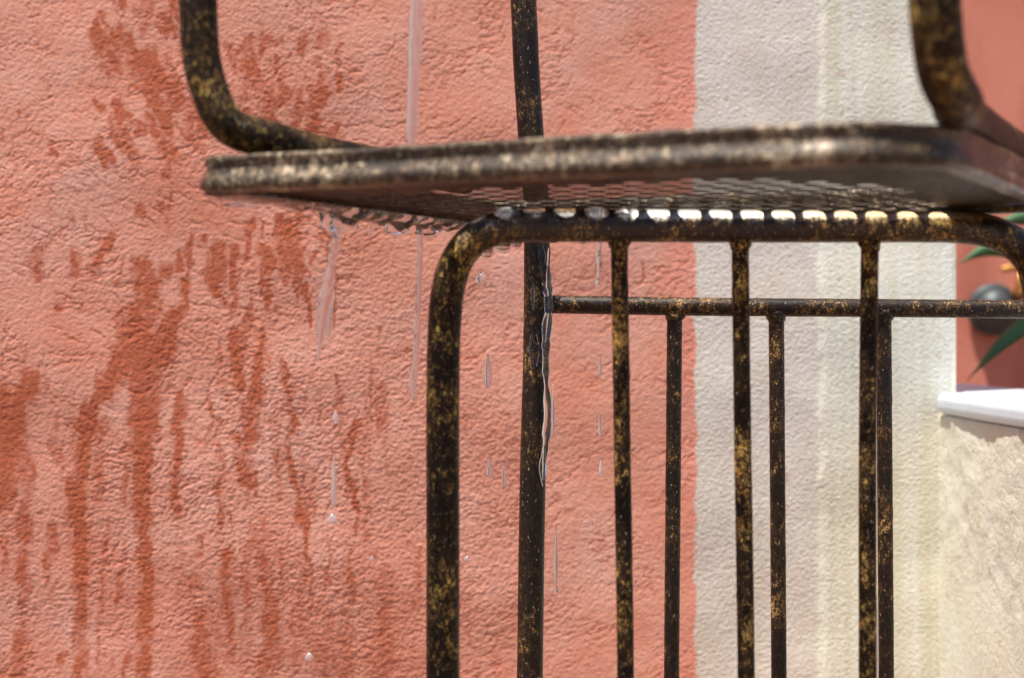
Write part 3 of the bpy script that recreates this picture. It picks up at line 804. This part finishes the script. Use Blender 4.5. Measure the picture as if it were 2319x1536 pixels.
# free falling drops
FALL = [(760, 944, 14, 30, 1.02, 'sparkling falling drop in front of the wall, upper one'), (756, 1090, 10, 130, 1.02, 'faint long smear of falling water above a sparkling drop'),
        (752, 1175, 20, 26, 1.02, 'sparkling falling drop in front of the wall, middle one'), (700, 1487, 16, 20, 1.02, 'lowest sparkling drop low before the pink wall'),
        (1110, 1060, 12, 46, 1.1, 'falling drop between the leg frame and the rear post'), (1141, 1075, 9, 60, 1.1, 'slender falling drop close to the left of the rear post'),
        (1057, 1265, 10, 14, 1.1, 'small falling drop beside the left leg of the leg frame'), (1105, 840, 16, 80, 1.1, 'dim falling drop high between leg frame and rear post'),
        (1090, 630, 22, 30, 1.1, 'blurred falling drop under the bend of the leg frame'),
        (1359, 830, 7, 50, 1.1, 'upper fine drop falling left of the first bar'), (1358, 960, 7, 60, 1.1, 'middle fine drop falling left of the first bar'), (1361, 1060, 8, 40, 1.1, 'lower fine drop falling left of the first bar'),
        (1259, 1260, 8, 140, 1.1, 'long fine drop falling right of the rear post'), (1260, 1335, 10, 16, 1.1, 'bright drop at the end of the long fine drop'), (1253, 930, 7, 120, 1.1, 'hair thin falling water grazing the rear post'),
        (1341, 1185, 7, 12, 1.1, 'tiny bright drop halfway between rear post and first bar'), (842, 1264, 9, 14, 1.02, 'tiny faint drop before the wet pink wall'), (1986, 1440, 6, 190, 1.02, 'narrow bright film of water between the two rightmost bars')]
for i, (px, py, wd, ht, d, lab) in enumerate(FALL):
    c = P(px, py - ht / 2, d); L = ht * d / F; r = wd * 1.2 * d / F / 2
    prof = [(0, r * .05), (-.12 * L, r * .3), (-.35 * L, r * .7), (-.6 * L, r), (-.8 * L, r * .92), (-.93 * L, r * .55), (-L, r * .05)]
    revolve('falling_drop', c, prof, lab, 'water drop', 'drops falling below the chair', seed=60 + i, seg=14)

# ------------------------------------------------------------------ things beyond the low wall
m = NT('leaf_green'); p = m.pos()
m.set(Base_Color=m.mix(m.noise(p, 30, 3), (0.018, 0.075, 0.018), (0.035, 0.12, 0.03)), Roughness=0.6)
m.b.inputs['Transmission Weight'].default_value = 0.0
M_leaf = m.m
m = NT('terracotta_pot'); p = m.pos()
m.set(Base_Color=m.mix(m.noise(p, 14, 4), (0.26, 0.075, 0.035), (0.36, 0.12, 0.06)), Roughness=0.8)
M_pot = m.m
m = NT('stem'); m.set(Base_Color=(0.10, 0.13, 0.04), Roughness=0.6); M_stem = m.m

plant = empty('potted_plant', (0.72, 2.15, 0), 'leafy green plant in a brown terracotta pot beyond the low wall', 'plant')
c = Vector((0.735, 2.2, 0))
prof = [(0.0, 0.06), (0.0, 0.10), (0.02, 0.112), (0.12, 0.135), (0.235, 0.148), (0.245, 0.158), (0.285, 0.160), (0.29, 0.150), (0.27, 0.142), (0.26, 0.0)]
bm = bmesh.new(); rings = []
for (z, r) in prof:
    rings.append([bm.verts.new(c + Vector((math.cos(a) * max(r, .001), math.sin(a) * max(r, .001), z))) for a in [2 * math.pi * k / 40 for k in range(40)]])
for a, b in zip(rings, rings[1:]):
    for k in range(40): bm.faces.new((a[k], a[(k + 1) % 40], b[(k + 1) % 40], b[k]))
pot_o = bm_obj('pot', bm, M_pot, plant)
tube('stem', spline([c + Vector((0, 0, .25)), c + Vector((.01, -.01, .36)), c + Vector((-.01, 0, .48)), c + Vector((.01, 0, .6))], 8), 0.006, M_stem, plant, seg=10, rough=0)
def leaf(a, mid, b, wd, roll=0.0):
    """blade from a (stem) via mid to tip b"""
    pts = spline([a, mid, b], 14); n = len(pts); bm = bmesh.new(); prev = None
    for i, q in enumerate(pts):
        t = i / (n - 1); w_ = wd * (math.sin(math.pi * min(1, t * .9 + .1)) ** .8) * (1 - t ** 3) + 0.0004
        T = (pts[min(n - 1, i + 1)] - pts[max(0, i - 1)]).normalized()
        side = T.cross(Vector((0, -1, 0))).normalized()
        side = (Matrix.Rotation(roll, 3, T) @ side)
        nrm = T.cross(side)
        row = [bm.verts.new(q + side * w_ * s + nrm * (abs(s) * w_ * .35 + z)) for s, z in ((-1, 0), (-.5, 0), (0, 0), (.5, 0), (1, 0), (.5, -.0009), (0, -.0012), (-.5, -.0009))]
        if prev:
            for k in range(8): bm.faces.new((prev[k], prev[(k + 1) % 8], row[(k + 1) % 8], row[k]))
        else: bm.faces.new(row)
        prev = row
    bm.faces.new(prev[::-1])
    return bm_obj('leaf', bm, M_leaf, plant)
dl = 2.15
leaf(P(2470, 600, dl), P(2270, 560, dl), P(2166, 598, dl), 0.013)
leaf(P(2480, 540, dl), P(2350, 490, dl), P(2225, 520, dl), 0.014)
leaf(P(2470, 640, 2.0), P(2300, 745, 1.98), P(2190, 862, 1.96), 0.014, 0.9)
leaf(P(2480, 600, dl), P(2560, 450, dl), P(2620, 330, dl), 0.016)
leaf(P(2480, 640, dl), P(2620, 620, dl + .1), P(2740, 700, dl + .1), 0.016)
leaf(P(2475, 560, dl), P(2420, 420, dl + .1), P(2400, 400, dl + .15), 0.014)

# round grey dish-like fitting on the far wall
m = NT('aged_zinc'); p = m.pos()
m.set(Base_Color=m.mix(m.noise(p, 60, 4), (0.02, 0.03, 0.03), (0.06, 0.08, 0.08)), Metallic=0.2, Roughness=0.5); M_zinc = m.m
fit = empty('wall_fitting', P(2248, 700, 2.88), 'round grey metal fitting with a domed cap on the terracotta wall', 'wall fitting')
def disc(name, c, prof, mat, parent, seg=40):
    """prof (depth toward camera, radius)"""
    bm = bmesh.new(); rings = []
    for (dy, r) in prof: rings.append([bm.verts.new(c + Vector((math.cos(a) * max(r, 5e-4), -dy, math.sin(a) * max(r, 5e-4)))) for a in [2 * math.pi * k / seg for k in range(seg)]])
    for a, b in zip(rings, rings[1:]):
        for k in range(seg): bm.faces.new((a[k], a[(k + 1) % seg], b[(k + 1) % seg], b[k]))
    bm.faces.new(rings[0]); bm.faces.new(rings[-1])
    return bm_obj(name, bm, mat, parent)
fc = P(2248, 702, 2.895)
disc('back_plate', fc, [(0, 0.040), (0.004, 0.043), (0.010, 0.043), (0.014, 0.038), (0.014, 0.03)], M_zinc, fit)
disc('domed_cap', fc, [(0.0145, 0.034), (0.020, 0.034), (0.030, 0.029), (0.038, 0.019), (0.041, 0.008), (0.0415, 0.0)], M_zinc, fit)
# brass tap
m = NT('old_brass'); p = m.pos()
m.set(Base_Color=m.mix(m.noise(p, 80, 4), (0.36, 0.16, 0.04), (0.55, 0.30, 0.08)), Metallic=0.75, Roughness=0.42); M_brass = m.m
tap = empty('garden_tap', P(2318, 640, 2.8), 'brass garden tap with a cross bar handle on the terracotta wall', 'tap')
bm = bmesh.new(); q0 = P(2303, 668, 2.88)
tube_bm(bm, spline([q0 + Vector((0, .03, 0)), q0 + Vector((0, -.02, 0)), q0 + Vector((0.004, -.065, .0)), q0 + Vector((0.008, -.085, -.02)), q0 + Vector((0.008, -.088, -.045))], 8), .0095, 20)
tube_bm(bm, [q0 + Vector((0, -.02, 0)), q0 + Vector((0, -.02, .018)), q0 + Vector((0, -.02, .04))], [.010, .008, .005], 18)
bm_obj('tap_body', bm, M_brass, tap)
bm = bmesh.new()
tube_bm(bm, spline([q0 + Vector((-.03, -.02, .040)), q0 + Vector((-.015, -.02, .043)), q0 + Vector((.015, -.02, .043)), q0 + Vector((.03, -.02, .040))], 6), .0055, 16)
bm_obj('handle', bm, M_brass, tap)
